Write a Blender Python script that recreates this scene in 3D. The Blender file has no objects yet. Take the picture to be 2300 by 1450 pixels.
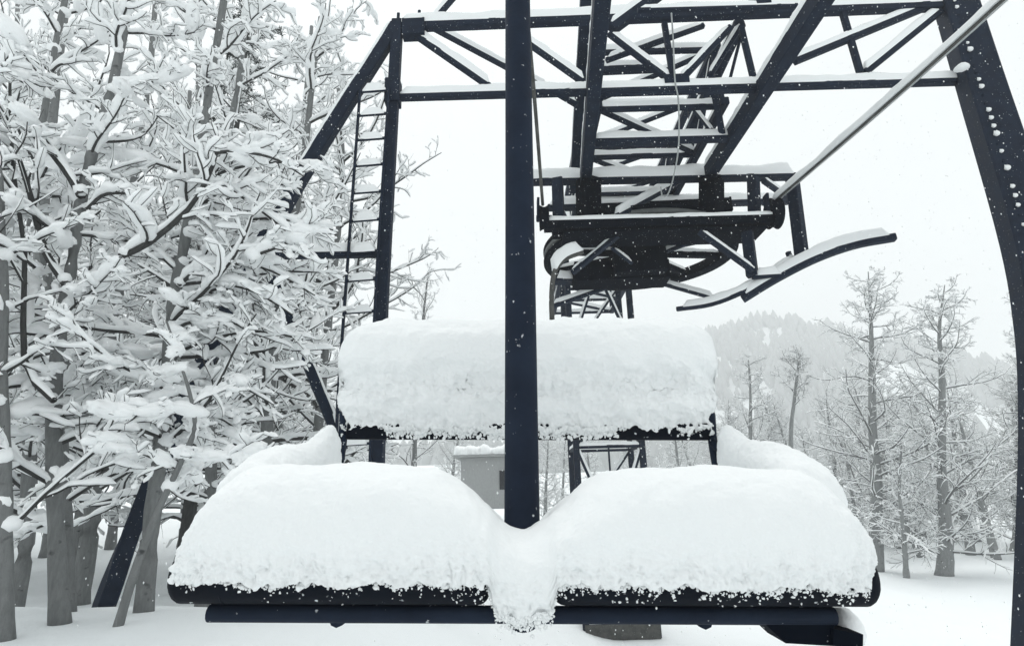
import bpy, math, random
import numpy as np
from mathutils import Vector, Matrix, Euler

S = bpy.context.scene
C = S.collection
R_ = math.radians
random.seed(4)

# ---------------------------------------------------------------- camera, sky, sun, exposure
F = 1300.0; PITCH = R_(16.0); ROLL = R_(1.5); HC = 2.3       # focal length in pixels of a 2300 px wide picture
cam = bpy.data.cameras.new('camera'); cam.sensor_width = 36.0; cam.lens = 36.0 * F / 2300.0
cam.clip_start = 0.05; cam.clip_end = 3000.0
co = bpy.data.objects.new('camera', cam); C.objects.link(co)
co.matrix_world = Matrix.Translation((0, 0, HC)) @ Matrix.Rotation(R_(90) + PITCH, 4, 'X') @ Matrix.Rotation(-ROLL, 4, 'Z')
S.camera = co

W = bpy.data.worlds.new('World'); S.world = W; W.use_nodes = True
nt = W.node_tree; nt.nodes.clear()
sky = nt.nodes.new('ShaderNodeTexSky'); sky.sky_type = 'NISHITA'; sky.sun_disc = False
sky.sun_elevation = R_(64); sky.sun_rotation = R_(-14); sky.dust_density = 6.0
hs = nt.nodes.new('ShaderNodeHueSaturation'); hs.inputs['Saturation'].default_value = 0.12; hs.inputs['Value'].default_value = 0.12
over = nt.nodes.new('ShaderNodeMix'); over.data_type = 'RGBA'      # the cloud sheet: an even white over the whole dome
over.inputs[0].default_value = 0.90; over.inputs[7].default_value = (0.96, 1.0, 1.005, 1)
bg = nt.nodes.new('ShaderNodeBackground'); bg.inputs['Strength'].default_value = 1.0
ow = nt.nodes.new('ShaderNodeOutputWorld')
nt.links.new(sky.outputs[0], hs.inputs['Color']); nt.links.new(hs.outputs[0], over.inputs[6])
nt.links.new(over.outputs[2], bg.inputs['Color']); nt.links.new(bg.outputs[0], ow.inputs['Surface'])
sl = bpy.data.lights.new('sun', 'SUN'); sl.energy = 1.4; sl.angle = R_(40); sl.color = (1, 0.985, 0.96)
so = bpy.data.objects.new('sun', sl); C.objects.link(so)
so.rotation_euler = (R_(-26), 0, R_(14))
S.view_settings.view_transform = 'Standard'; S.view_settings.look = 'None'
S.view_settings.exposure = 0.0; S.view_settings.gamma = 1.0; S.view_settings.use_curve_mapping = False
S.render.engine = 'CYCLES'
S.cycles.volume_bounces = 3; S.cycles.max_bounces = 8; S.cycles.diffuse_bounces = 6
S.cycles.transparent_max_bounces = 8
S.cycles.use_denoising = True

# ---------------------------------------------------------------- pixel (of the 2300x1450 photograph) + distance -> point
def ray(px, py):
    x = (px - 1150.0) / F; y = -(py - 725.0) / F
    c, s = math.cos(-ROLL), math.sin(-ROLL)
    x, y = c * x - s * y, s * x + c * y
    cp, sp = math.cos(PITCH), math.sin(PITCH)
    return np.array([x, cp - y * sp, sp + y * cp])
def P(px, py, Y):
    d = ray(px, py); return d * (Y / d[1]) + np.array([0, 0, HC])
def PZ(px, py, z):
    d = ray(px, py); return d * ((z - HC) / d[2]) + np.array([0, 0, HC])

# ---------------------------------------------------------------- value noise in numpy
_perm = np.random.RandomState(7).rand(64, 64, 64)
def vn(p):
    p = np.asarray(p, float); i = np.floor(p).astype(int); f = p - i; f = f * f * (3 - 2 * f)
    a = i & 63; b = (i + 1) & 63
    g = _perm
    x0, y0, z0 = a[..., 0], a[..., 1], a[..., 2]; x1, y1, z1 = b[..., 0], b[..., 1], b[..., 2]
    fx, fy, fz = f[..., 0], f[..., 1], f[..., 2]
    l = lambda u, v, w: u + (v - u) * w
    return l(l(l(g[x0, y0, z0], g[x1, y0, z0], fx), l(g[x0, y1, z0], g[x1, y1, z0], fx), fy),
             l(l(g[x0, y0, z1], g[x1, y0, z1], fx), l(g[x0, y1, z1], g[x1, y1, z1], fx), fy), fz)
def fbm(p, o=4):
    p = np.asarray(p, float); s = 0; a = 1.0; t = 0
    for k in range(o):
        s = s + a * (vn(p * 2 ** k + 17.3 * k) - 0.5); t += a; a *= 0.5
    return s / t * 2          # about -1..1

# ---------------------------------------------------------------- materials
def mat(name):
    m = bpy.data.materials.new(name); m.use_nodes = True
    return m, m.node_tree, m.node_tree.nodes['Principled BSDF']
def N(t, kind, **kw):
    n = t.nodes.new(kind)
    for k, v in kw.items():
        n.inputs[k].default_value = v
    return n
def ramp(t, stops):
    r = t.nodes.new('ShaderNodeValToRGB')
    while len(r.color_ramp.elements) < len(stops): r.color_ramp.elements.new(0.5)
    for e, (p, c) in zip(r.color_ramp.elements, stops):
        e.position = p; e.color = (*c, 1) if len(c) == 3 else c
    return r
def coords(t):
    return t.nodes.new('ShaderNodeNewGeometry').outputs['Position']

def snow_mat(name, col, bscale, bstr, dist):
    m, t, b = mat(name); pos = coords(t)
    b.inputs['Base Color'].default_value = (*col, 1); b.inputs['Roughness'].default_value = 0.85
    b.inputs['Specular IOR Level'].default_value = 0.15
    n1 = N(t, 'ShaderNodeTexNoise', Scale=bscale, Detail=6.0, Roughness=0.65); t.links.new(pos, n1.inputs['Vector'])
    bm = N(t, 'ShaderNodeBump', Strength=bstr, Distance=dist); t.links.new(n1.outputs[0], bm.inputs['Height'])
    t.links.new(bm.outputs[0], b.inputs['Normal'])
    return m
SNOW = snow_mat('fresh_snow', (0.86, 0.88, 0.885), 60.0, 0.35, 0.01)
SNOWF = snow_mat('branch_snow', (0.92, 0.935, 0.94), 25.0, 0.3, 0.02)
SNOWG = snow_mat('ground_snow', (0.88, 0.91, 0.92), 6.0, 0.35, 0.05)

def steel_mat(name, base, hi, rough, spec=0.10):
    m, t, b = mat(name); pos = coords(t)
    n = N(t, 'ShaderNodeTexNoise', Scale=9.0, Detail=5.0, Roughness=0.6); t.links.new(pos, n.inputs['Vector'])
    r = ramp(t, [(0.3, base), (0.75, hi)]); t.links.new(n.outputs[0], r.inputs[0])
    # flecks of snow stuck to the paint
    v = N(t, 'ShaderNodeTexNoise', Scale=70.0, Detail=2.0, Roughness=0.5); t.links.new(pos, v.inputs['Vector'])
    r2 = ramp(t, [(0.70, (0, 0, 0)), (0.76, (1, 1, 1))]); t.links.new(v.outputs[0], r2.inputs[0])
    mx = t.nodes.new('ShaderNodeMix'); mx.data_type = 'RGBA'; mx.inputs[7].default_value = (0.62, 0.65, 0.67, 1)
    t.links.new(r2.outputs[0], mx.inputs[0]); t.links.new(r.outputs[0], mx.inputs[6])
    t.links.new(mx.outputs[2], b.inputs['Base Color'])
    rr = ramp(t, [(0.3, (rough,) * 3), (0.8, (min(1, rough + 0.25),) * 3)]); t.links.new(n.outputs[0], rr.inputs[0])
    t.links.new(rr.outputs[0], b.inputs['Roughness'])
    b.inputs['Specular IOR Level'].default_value = spec
    bm = N(t, 'ShaderNodeBump', Strength=0.25, Distance=0.004); t.links.new(v.outputs[0], bm.inputs['Height'])
    t.links.new(bm.outputs[0], b.inputs['Normal'])
    return m
STEEL = steel_mat('painted_steel', (0.008, 0.013, 0.025), (0.018, 0.027, 0.046), 0.6)
BLACK = steel_mat('black_steel', (0.0025, 0.004, 0.008), (0.006, 0.009, 0.015), 0.75, 0.03)  # near-black steel, darker and duller than the painted members
VINYL = steel_mat('black_vinyl', (0.0025, 0.004, 0.008), (0.005, 0.008, 0.014), 0.6)
LINER = steel_mat('rubber_liner', (0.10, 0.11, 0.11), (0.17, 0.18, 0.18), 0.7)
ROPE = steel_mat('rope', (0.05, 0.052, 0.05), (0.12, 0.12, 0.115), 0.8)
CORD = steel_mat('frosted_cord', (0.30, 0.32, 0.32), (0.42, 0.44, 0.44), 0.9)

def bark_mat(name, lo, hi, marks=True):
    m, t, b = mat(name); pos = coords(t)
    mp = N(t, 'ShaderNodeMapping', Scale=(22, 22, 5)); t.links.new(pos, mp.inputs['Vector'])
    n = N(t, 'ShaderNodeTexNoise', Scale=1.6, Detail=8.0, Roughness=0.75); t.links.new(mp.outputs[0], n.inputs['Vector'])
    r = ramp(t, [(0.3, lo), (0.7, hi)]); t.links.new(n.outputs[0], r.inputs[0])
    out = r.outputs[0]
    if marks:
        mp2 = N(t, 'ShaderNodeMapping', Scale=(13, 13, 19)); t.links.new(pos, mp2.inputs['Vector'])
        n2 = N(t, 'ShaderNodeTexNoise', Scale=1.0, Detail=2.0, Roughness=0.5); t.links.new(mp2.outputs[0], n2.inputs['Vector'])
        r2 = ramp(t, [(0.66, (0, 0, 0)), (0.78, (0.8, 0.8, 0.8))]); t.links.new(n2.outputs[0], r2.inputs[0])
        mx = t.nodes.new('ShaderNodeMix'); mx.data_type = 'RGBA'; mx.inputs[7].default_value = (0.025, 0.026, 0.027, 1)
        t.links.new(r2.outputs[0], mx.inputs[0]); t.links.new(out, mx.inputs[6]); out = mx.outputs[2]
    t.links.new(out, b.inputs['Base Color']); b.inputs['Roughness'].default_value = 0.9
    b.inputs['Specular IOR Level'].default_value = 0.2
    bm = N(t, 'ShaderNodeBump', Strength=0.7, Distance=0.012); t.links.new(n.outputs[0], bm.inputs['Height'])
    t.links.new(bm.outputs[0], b.inputs['Normal'])
    return m
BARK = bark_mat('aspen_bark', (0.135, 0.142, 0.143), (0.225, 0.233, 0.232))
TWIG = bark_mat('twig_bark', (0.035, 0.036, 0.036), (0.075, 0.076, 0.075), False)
NEEDLE = bark_mat('needles', (0.020, 0.028, 0.026), (0.045, 0.055, 0.050), False)
BARK2 = bark_mat('hazed_bark', (0.18, 0.19, 0.19), (0.31, 0.32, 0.32))  # paler than the near trunks: distance haze put into the bark colour
TWIG2 = bark_mat('hazed_twigs', (0.10, 0.105, 0.105), (0.19, 0.195, 0.195), False)  # twig grey lightened to carry painted haze as well
FOREST = bark_mat('hazed_forest', (0.16, 0.17, 0.17), (0.50, 0.52, 0.52), False)  # patchy forest greys, raised so the colour itself holds the haze fade
WALL = bark_mat('hazed_boards', (0.26, 0.27, 0.27), (0.36, 0.37, 0.37), False)  # grey boards, lightened to look faint through haze

# ---------------------------------------------------------------- mesh helpers
def mesh(name, V, Q, smooth=True):
    me = bpy.data.meshes.new(name)
    V = np.asarray(V, np.float32).reshape(-1, 3); Q = np.asarray(Q, np.int32).reshape(-1, 4)
    me.vertices.add(len(V)); me.vertices.foreach_set('co', V.ravel())
    me.loops.add(Q.size); me.loops.foreach_set('vertex_index', Q.ravel())
    me.polygons.add(len(Q)); me.polygons.foreach_set('loop_start', np.arange(0, Q.size, 4, dtype=np.int32))
    me.polygons.foreach_set('loop_total', np.full(len(Q), 4, np.int32))
    me.polygons.foreach_set('use_smooth', np.full(len(Q), smooth, bool))
    me.update(calc_edges=True); me.validate()
    return me
def link(name, me, m, parent=None):
    o = bpy.data.objects.new(name, me); C.objects.link(o)
    if me is not None and m is not None and not me.materials: me.materials.append(m)
    if parent is not None: o.parent = parent
    return o
def tag(o, label=None, cat=None, group=None, kind=None):
    for k, v in (('label', label), ('category', cat), ('group', group), ('kind', kind)):
        if v: o[k] = v
    return o
def empty(name, loc, label, cat, group=None):
    o = bpy.data.objects.new(name, None); C.objects.link(o); o.location = loc; o.empty_display_size = 0.2
    return tag(o, label, cat, group)
def local(V, parent):
    """parents here are unrotated when their parts are made: world -> local is one subtraction"""
    V = np.asarray(V, float)
    p = parent
    while p is not None:
        V = V - np.array(p.location); p = p.parent
    return V
def part(name, V, Q, m, parent, smooth=True):
    return link(name, mesh(name, local(V, parent), Q, smooth), m, parent)

def grid_quads(nu, nv, off=0, wrap_v=False):
    u = np.arange(nu - 1)[:, None]; v = np.arange(nv if wrap_v else nv - 1)[None, :]
    v2 = (v + 1) % nv
    a = u * nv + v; b = u * nv + v2; c = (u + 1) * nv + v2; d = (u + 1) * nv + v
    return np.stack([a, b, c, d], -1).reshape(-1, 4) + off
def merge(parts):
    Vs, Qs, o = [], [], 0
    for V, Q in parts:
        V = np.asarray(V).reshape(-1, 3); Vs.append(V); Qs.append(np.asarray(Q).reshape(-1, 4) + o); o += len(V)
    return np.concatenate(Vs), np.concatenate(Qs)

def frames(Cn):
    """Cn [N,n,3] -> tangent, horizontal side, upper normal"""
    T = np.gradient(Cn, axis=1); T /= np.maximum(np.linalg.norm(T, axis=-1, keepdims=True), 1e-9)
    up = np.zeros_like(T); up[..., 2] = 1
    sd = np.cross(T, up); ln = np.linalg.norm(sd, axis=-1, keepdims=True)
    alt = np.zeros_like(T); alt[..., 0] = 1
    sd = np.where(ln > 0.05, sd / np.maximum(ln, 1e-9), alt)
    sd = sd - (sd * T).sum(-1, keepdims=True) * T; sd /= np.maximum(np.linalg.norm(sd, axis=-1, keepdims=True), 1e-9)
    return T, sd, np.cross(sd, T)
def tubes(Cn, R, k):
    """N tubes of n rings, k sides"""
    Cn = np.asarray(Cn, float); R = np.asarray(R, float)
    n_, n = Cn.shape[:2]; T, sd, up = frames(Cn)
    a = np.arange(k) * 2 * math.pi / k
    V = Cn[:, :, None] + R[:, :, None, None] * (np.cos(a)[None, None, :, None] * sd[:, :, None] + np.sin(a)[None, None, :, None] * up[:, :, None])
    q = grid_quads(n, k, 0, True)
    Q = (q[None] + (np.arange(n_) * n * k)[:, None, None]).reshape(-1, 4)
    return V.reshape(-1, 3), Q
def tube1(pts, r, k=10, close=True):
    pts = np.asarray(pts, float); n = len(pts)
    r = np.full(n, r, float) if np.isscalar(r) else np.asarray(r, float)
    if close:
        pts = np.concatenate([pts[:1], pts, pts[-1:]]); pts[0] += (pts[1] - pts[2]) * 1e-4; pts[-1] += (pts[-2] - pts[-3]) * 1e-4
        r = np.concatenate([[1e-4], r, [1e-4]])
    return tubes(pts[None], r[None], k)
def spline(pts, n):
    """Catmull-Rom through pts, n samples"""
    p = np.asarray(pts, float)
    p = np.concatenate([[2 * p[0] - p[1]], p, [2 * p[-1] - p[-2]]])
    t = np.linspace(0, len(p) - 3 - 1e-6, n); i = t.astype(int); f = (t - i)[:, None]
    a, b, c, d = p[i], p[i + 1], p[i + 2], p[i + 3]
    return 0.5 * (2 * b + (c - a) * f + (2 * a - 5 * b + 4 * c - d) * f ** 2 + (3 * b - a - 3 * c + d) * f ** 3)

def box_sweep(pts, w, h, cham=0.008, ref=None):
    """chamfered box section along a path; w across (horizontal), h the other way"""
    pts = np.asarray(pts, float); T, sd, up = frames(pts[None]); sd, up, T = sd[0], up[0], T[0]
    if ref is not None:
        r = np.array(ref, float)[None] - T * (T @ np.array(ref, float))[:, None]
        sd = r / np.linalg.norm(r, axis=1, keepdims=True); up = np.cross(sd, T)
    x, y, c = w / 2, h / 2, min(cham, w / 4, h / 4)
    prof = np.array([(x - c, -y), (x, -y + c), (x, y - c), (x - c, y), (-x + c, y), (-x, y - c), (-x, -y + c), (-x + c, -y)])
    V = pts[:, None] + prof[None, :, :1] * sd[:, None] + prof[None, :, 1:] * up[:, None]
    Q = [grid_quads(len(pts), 8, 0, True)]
    for e in (0, (len(pts) - 1) * 8):
        f = [[e, e + 1, e + 2, e + 3], [e, e + 3, e + 4, e + 7], [e + 4, e + 5, e + 6, e + 7]]
        Q.append(np.array(f if e else [x[::-1] for x in f]))
    return V.reshape(-1, 3), np.concatenate(Q)
_seed = [0]
def snow_strip(pts, w, hgt, base, ref=None, lump=0.35):
    """a rounded ridge of snow lying along the top of a member whose half height is base"""
    pts = np.asarray(pts, float)
    L = np.linalg.norm(np.diff(pts, axis=0), axis=1).sum(); n = int(min(90, max(6, L / 0.045)))
    d = np.concatenate([[0], np.cumsum(np.linalg.norm(np.diff(pts, axis=0), axis=1))]); s = np.linspace(0, L, n)
    c = np.stack([np.interp(s, d, pts[:, k]) for k in range(3)], 1)
    T, sd, up = (q[0] for q in frames(c[None]))
    hor = np.sqrt(np.clip(1 - T[:, 2] ** 2, 0, 1)); _seed[0] += 1
    q = np.stack([s * 3.0, np.full(n, _seed[0] * 3.7), np.zeros(n)], 1)
    hh = hgt * (0.35 + 0.65 * hor) * (1 + lump * fbm(q, 3)); ww = w * 0.53 * (1 + 0.25 * lump * fbm(q + 31, 3))
    e = np.clip(np.minimum(s, L - s) / min(0.05, L / 3), 0, 1); e = np.sqrt(np.clip(1 - (1 - e) ** 2, 0.0, 1)); hh = hh * (0.12 + 0.88 * e)
    a = np.linspace(0, math.pi, 9); ca, sa = np.cos(a), np.sin(a)
    ca = np.sign(ca) * np.abs(ca) ** 0.6; sa = sa ** 0.7
    upv = up * 0.6 + np.array([0, 0, 0.4]) * 1.0; upv /= np.linalg.norm(upv, axis=1, keepdims=True)
    b0 = c + up * (base - 0.004)
    jit = 1 + 0.10 * fbm(np.stack(np.broadcast_arrays(s[:, None] * 14, a[None] * 2 + _seed[0], 0 * s[:, None]), -1), 3)
    V = b0[:, None] + (ww[:, None] * ca[None] * jit)[..., None] * sd[:, None] + (hh[:, None] * sa[None] * jit)[..., None] * upv[:, None]
    lo = b0[:, None] - up[:, None] * 0.012 + np.array([1, -1])[None, :, None] * ww[:, None, None] * 0.96 * sd[:, None]
    V = np.concatenate([lo[:, :1], V, lo[:, 1:]], 1)
    k = V.shape[1]; Q = [grid_quads(n, k)]
    for r0, flip in ((0, True), ((n - 1) * k, False)):
        f = [[r0 + i, r0 + i + 1, r0 + k - 2 - i, r0 + k - 1 - i] for i in range(k // 2)]
        Q.append(np.array([x[::-1] for x in f] if flip else f))
    return V.reshape(-1, 3), np.concatenate(Q)
def member(name, pts, w, h, parent, snow=0.06, m=None, ref=None, cham=0.008, sname='snow_cap', drop=0.0):
    V, Q = box_sweep(pts, w, h, cham, ref)
    o = part(name, V, Q, m or STEEL, parent, False)
    if snow:
        pts = np.asarray(pts, float)
        a, b = pts[0], pts[-1]; t = (b - a) / np.linalg.norm(b - a)
        pp = pts.copy(); ins = min(0.03, np.linalg.norm(b - a) * 0.1); pp[0] = a + t * ins; pp[-1] = b - t * ins
        V, Q = snow_strip(pp, w, snow, h / 2); link(sname, mesh(sname, local(V, parent), Q), SNOW, o)
        o.children[-1].matrix_parent_inverse.identity()
    return o
def lathe(prof, cx, axis='z', k=24):
    """prof [(r, t)], about a point"""
    a = np.arange(k) * 2 * math.pi / k; pr = np.array(prof, float)
    ring = np.stack([np.cos(a), np.sin(a)], 1)
    V = np.zeros((len(pr), k, 3)); V[..., 0] = pr[:, :1] * ring[None, :, 0]; V[..., 1] = pr[:, :1] * ring[None, :, 1]; V[..., 2] = pr[:, 1:]
    if axis == 'y': V = V[..., [0, 2, 1]] * np.array([1, 1, -1])
    if axis == 'x': V = V[..., [2, 0, 1]]
    return (V + np.array(cx)).reshape(-1, 3), grid_quads(len(pr), k, 0, True)
def blob(c, r, seed, sq=(1, 1, 1), amp=0.25, nu=8, nv=12):
    th = np.linspace(0.02, math.pi - 0.02, nu)[:, None]; ph = (np.arange(nv) * 2 * math.pi / nv)[None]
    d = np.stack([np.sin(th) * np.cos(ph), np.sin(th) * np.sin(ph), np.cos(th) + 0 * ph], -1)
    rr = r * (1 + amp * fbm(d * 1.7 + seed * 5.3, 3))
    return (d * rr[..., None] * np.array(sq) + np.array(c)).reshape(-1, 3), grid_quads(nu, nv, 0, True)

# ---------------------------------------------------------------- terrain
def ss(a, b, x):
    t = np.clip((x - a) / (b - a), 0, 1); return t * t * (3 - 2 * t)
def ground_z(x, y):
    x = np.asarray(x, float); y = np.asarray(y, float)
    bank = (1.66 - 0.45 * ss(3.6, 6.5, y)) * (1 - ss(-1.3, 1.7, x)) * (1 - 0.10 * ss(5, 9, y)) + 1.3 * (1 - ss(-14, -2.5, x)) * ss(6, 26, y)
    p = np.stack(np.broadcast_arrays(x * 0.45, y * 0.45, 0.0 * x), -1); p2 = p * 0.18 + 9
    rise = 0.10 * ss(30, 140, y) * np.clip(y - 30, 0, 400) * 0.5
    near = 0.10 * fbm(p, 4) * (1 - ss(25, 60, y)) + 0.5 * fbm(p2, 3) * ss(14, 60, y)
    rut = 0
    for o in (0.0, 1.5):
        d_ = x - (7.6 + o - 0.22 * (y - 9.5) + 0.02 * (y - 9.5) ** 2); rut = rut - 0.05 * np.exp(-(d_ / 0.20) ** 2) * ss(3, 6, y) * (1 - ss(15, 19, y))
    return bank + near + rise + rut
def axis(segs):
    return np.concatenate([np.linspace(a, b, n, endpoint=False) for a, b, n in segs])
gx = axis([(-700, -60, 24), (-60, -9, 50), (-9, 13, 150), (13, 60, 50), (60, 700, 25)]); gx = np.append(gx, 700)
gy = axis([(-30, 0, 16), (0, 20, 160), (20, 60, 50), (60, 700, 40)]); gy = np.append(gy, 700)
X, Y = np.meshgrid(gx, gy, indexing='ij')
g = link('ground', mesh('ground', np.stack([X, Y, ground_z(X, Y)], -1), grid_quads(len(gx), len(gy))[:, ::-1]), SNOWG); tag(g, kind='structure')

# far hills with their woods, paled by haze in the colour
def hill_z(x, y):
    p = np.stack([x * 0.006, y * 0.006, 0 * x], -1)
    h = 88 * np.exp(-((x - 165) / 110) ** 2) * ss(170, 380, y) + 62 * np.exp(-((x - 430) / 180) ** 2) * ss(170, 380, y)
    h += 40 * np.exp(-((x + 300) / 200) ** 2) * ss(170, 420, y)
    return h * (1 + 0.35 * fbm(p * 2, 4)) + ground_z(x, np.minimum(y, 140)) - 3.5 * (1 - ss(150, 200, y))
hx = np.linspace(-560, 760, 120); hy = np.linspace(150, 520, 70); X, Y = np.meshgrid(hx, hy, indexing='ij')
hl = link('hills', mesh('hills', np.stack([X, Y, hill_z(X, Y)], -1), grid_quads(120, 70)[:, ::-1]), SNOWG); tag(hl, kind='structure')
rg = np.random.RandomState(3); fp = []
n = 9000; fx = rg.uniform(-120, 560, n); fy = 152 + 260 * rg.rand(n) ** 1.2
dens = fbm(np.stack([fx * 0.022, fy * 0.022, 0 * fx], -1), 3); keep = dens > -0.12 - 0.2 * rg.rand(n); fx, fy = fx[keep], fy[keep]
fz = hill_z(fx, fy); fh = rg.uniform(5, 13, len(fx)); k = 6; a = np.arange(k) * 2 * math.pi / k
prof = np.array([(0.15, 0.0), (0.62, 0.18), (0.55, 0.4), (0.42, 0.62), (0.22, 0.85), (0.02, 1.0)])
ang = a[None, None] + rg.rand(len(fx))[:, None, None] * 6
rr = prof[None, :, :1] * fh[:, None, None] * 0.42 * rg.uniform(0.55, 1.35, (len(fx), 6, k))
V = np.stack([fx[:, None, None] + rr * np.cos(ang), fy[:, None, None] + rr * np.sin(ang), fz[:, None, None] - 0.3 + prof[None, :, 1:] * fh[:, None, None] + 0 * rr], -1)
q = grid_quads(6, k, 0, True); Q = (q[None] + (np.arange(len(fx)) * 6 * k)[:, None, None]).reshape(-1, 4)
fo = link('distant_forest', mesh('distant_forest', V, Q, True), FOREST); tag(fo, 'haze-paled grey forest fading into snowfall on the far hillside', 'forest', kind='stuff')

# ---------------------------------------------------------------- chairlift chair (nearest thing)
chair = empty('lift_chair', (0.0, 1.15, 2.05), 'black centre-pole double lift chair piled with deep fresh snow', 'lift chair')
def rounded_box(x0, x1, y0, y1, z0, z1, r, nr=5):
    """a bar along x with a rounded section"""
    pts = []
    for cx, cz, s in ((y1 - r, z1 - r, 0), (y0 + r, z1 - r, 90), (y0 + r, z0 + r, 180), (y1 - r, z0 + r, 270)):
        for i in range(nr + 1):
            t = R_(s + 90 * i / nr); pts.append((cx + r * math.cos(t), cz + r * math.sin(t)))
    pts = np.array(pts); k = len(pts); cen = pts.mean(0); xs, sc = [], []
    for i in range(nr + 1): t = math.pi / 2 * i / nr; xs.append(x0 + r * 0.5 * (1 - math.sin(t))); sc.append(1 - r * 0.5 * (1 - math.cos(t)) / ((z1 - z0) / 2))
    xs = xs[::-1]; sc = sc[::-1]; ys = [x1 + x0 - v for v in xs][::-1]
    X = np.array([x0] + xs + ys + [x1]); Sc = np.array([0.02] + sc + sc[::-1] + [0.02])
    V = np.zeros((len(X), k, 3)); V[..., 0] = X[:, None]
    V[..., 1] = cen[0] + (pts[None, :, 0] - cen[0]) * (1 - (1 - Sc[:, None]) * ((z1 - z0) / (y1 - y0) if True else 1) if True else 1)
    V[..., 2] = cen[1] + (pts[None, :, 1] - cen[1]) * Sc[:, None]
    V[0, :, 1] = V[1, :, 1]; V[-1, :, 1] = V[-2, :, 1]
    V[0, :, 2] = cen[1]; V[-1, :, 2] = cen[1]
    return V.reshape(-1, 3), grid_quads(len(X), k, 0, True)[:, ::-1]
for x0, x1 in ((-0.565, -0.050), (0.052, 0.570)):
    V, Q = rounded_box(x0, x1, 0.985, 1.46, 2.120, 2.205, 0.038); cu = part('seat_cushion', V, Q, VINYL, chair)
    xs = x0 + 0.09 if x0 < 0 else x1 - 0.09
    V, Q = tube1(spline([(xs, 1.06, 2.2075), (xs, 1.004, 2.196), (xs, 0.9885, 2.165), (xs, 1.0, 2.128), (xs, 1.05, 2.1165)], 14), 0.0022, 5)
    link('seam', mesh('seam', local(V, chair), Q), VINYL, cu)
V, Q = tube1([(-0.508, 1.035, 2.104), (0.508, 1.035, 2.104)], 0.0135, 14); part('front_bar', V, Q, STEEL, chair)
V, Q = tube1([(-0.50, 1.40, 2.095), (0.50, 1.40, 2.095)], 0.018, 12); part('rear_bar', V, Q, STEEL, chair)
for x in (-0.30, 0.30):
    V, Q = tube1([(x, 1.04, 2.095), (x, 1.40, 2.093)], 0.013, 8); part('cross_bar', V, Q, STEEL, chair)
# centre pole: bends back under the seat, leans slightly away at the top
pole = spline([(0.004, 1.035, 2.112), (0.004, 1.10, 2.112), (0.004, 1.165, 2.16), (0.004, 1.19, 2.27), (0.003, 1.215, 2.50), (0.001, 1.25, 2.9), (-0.004, 1.30, 3.6), (-0.006, 1.34, 4.3), (-0.006, 1.36, 4.9)], 60)
V, Q = tube1(pole, 0.0345, 24); part('centre_pole', V, Q, STEEL, chair)
# backrest: bottom rail, top rail, slats, end posts
for z in (2.452, 2.60, 2.70):
    V, Q = box_sweep([(-0.47, 1.61, z), (0.515, 1.61, z)], 0.03, 0.045, 0.006); part('backrest_slat', V, Q, VINYL, chair, False)
for x in (-0.485, 0.53):
    s = -1 if x < 0 else 1
    V, Q = tube1(spline([(x, 1.42, 2.10), (x + 0.003 * s, 1.54, 2.22), (x, 1.612, 2.40), (x, 1.618, 2.56), (x - 0.05 * s, 1.62, 2.68), (x - 0.12 * s, 1.62, 2.71)], 26), 0.0125, 10); part('backrest_post', V, Q, STEEL, chair)
    V, Q = tube1(spline([(x, 1.61, 2.42), (x + 0.04 * s, 1.50, 2.355), (x + 0.055 * s, 1.35, 2.315), (x + 0.05 * s, 1.24, 2.27), (x + 0.03 * s, 1.20, 2.20), (x + 0.0 * s, 1.19, 2.12)], 26), 0.0135, 10); part('armrest', V, Q, STEEL, chair)
V, Q = box_sweep([(-0.489, 1.60, 2.375), (-0.489, 1.60, 2.44)], 0.035, 0.02, 0.004); part('bracket', V, Q, STEEL, chair, False)
# footrest end under the right seat
def plate(name, outline, y0, y1, m, n=4):
    """a prism from a four-cornered outline of picture points"""
    a = np.array([P(px_, py_, y0) for px_, py_ in outline]); b = np.array([p + np.array([0, y1 - y0, 0]) for p in a])
    q = [(0, 1, 2, 3), (7, 6, 5, 4)] + [(k, k + 4, (k + 1) % 4 + 4, (k + 1) % 4) for k in range(4)]
    return part(name, np.concatenate([a, b]), q, m, chair, False)
plate('footrest_hanger', [(1716, 1384), (1762, 1425), (1868, 1428), (1868, 1350)], 1.03, 1.10, BLACK)
fo_ = plate('footrest_bracket', [(1868, 1390), (1868, 1428), (1934, 1430), (1934, 1400)], 1.02, 1.13, BLACK)
V, Q = blob(P(1890, 1388, 1.10), 0.040, 5, (0.75, 0.9, 0.8)); link('snow_cap', mesh('snow_cap', local(V, chair), Q), SNOW, fo_)

def fluff(V, nrm, amount):
    """crumbly displacement, metres"""
    d = 0.010 * fbm(V * 14, 3) + amount * (0.9 * fbm(V * 55 + 5, 4) + 0.7 * np.abs(fbm(V * 130 + 11, 3)))
    return V + nrm * d[..., None]
def gnormals(G):
    du = np.gradient(G, axis=0); dv = np.gradient(G, axis=1); n = np.cross(dv, du)
    return n / np.maximum(np.linalg.norm(n, axis=-1, keepdims=True), 1e-9)
def crumbs(surf, n, r0, r1, seed, fall):
    """little clumps of flakes clinging below a ragged edge, thinning out downwards"""
    rg = np.random.RandomState(seed); out = []
    dens = fbm(np.stack([np.linspace(0, 14, 400), np.full(400, seed * 1.3), np.zeros(400)], 1), 4)
    while len(out) < n:
        u = rg.rand()
        if rg.rand() > 0.42 + 1.3 * dens[int(u * 399)]: continue
        p = surf(u, rg.exponential(fall) - fall * 0.8) + rg.uniform(-1, 1, 3) * np.array((0.002, 0.002, 0.002))
        out.append(blob(p, rg.uniform(r0, r1) * (0.6 + 0.8 * rg.rand()), seed * 77 + len(out), rg.uniform(0.6, 1.5, 3), 0.9, 5, 6))
    return merge(out)
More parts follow.
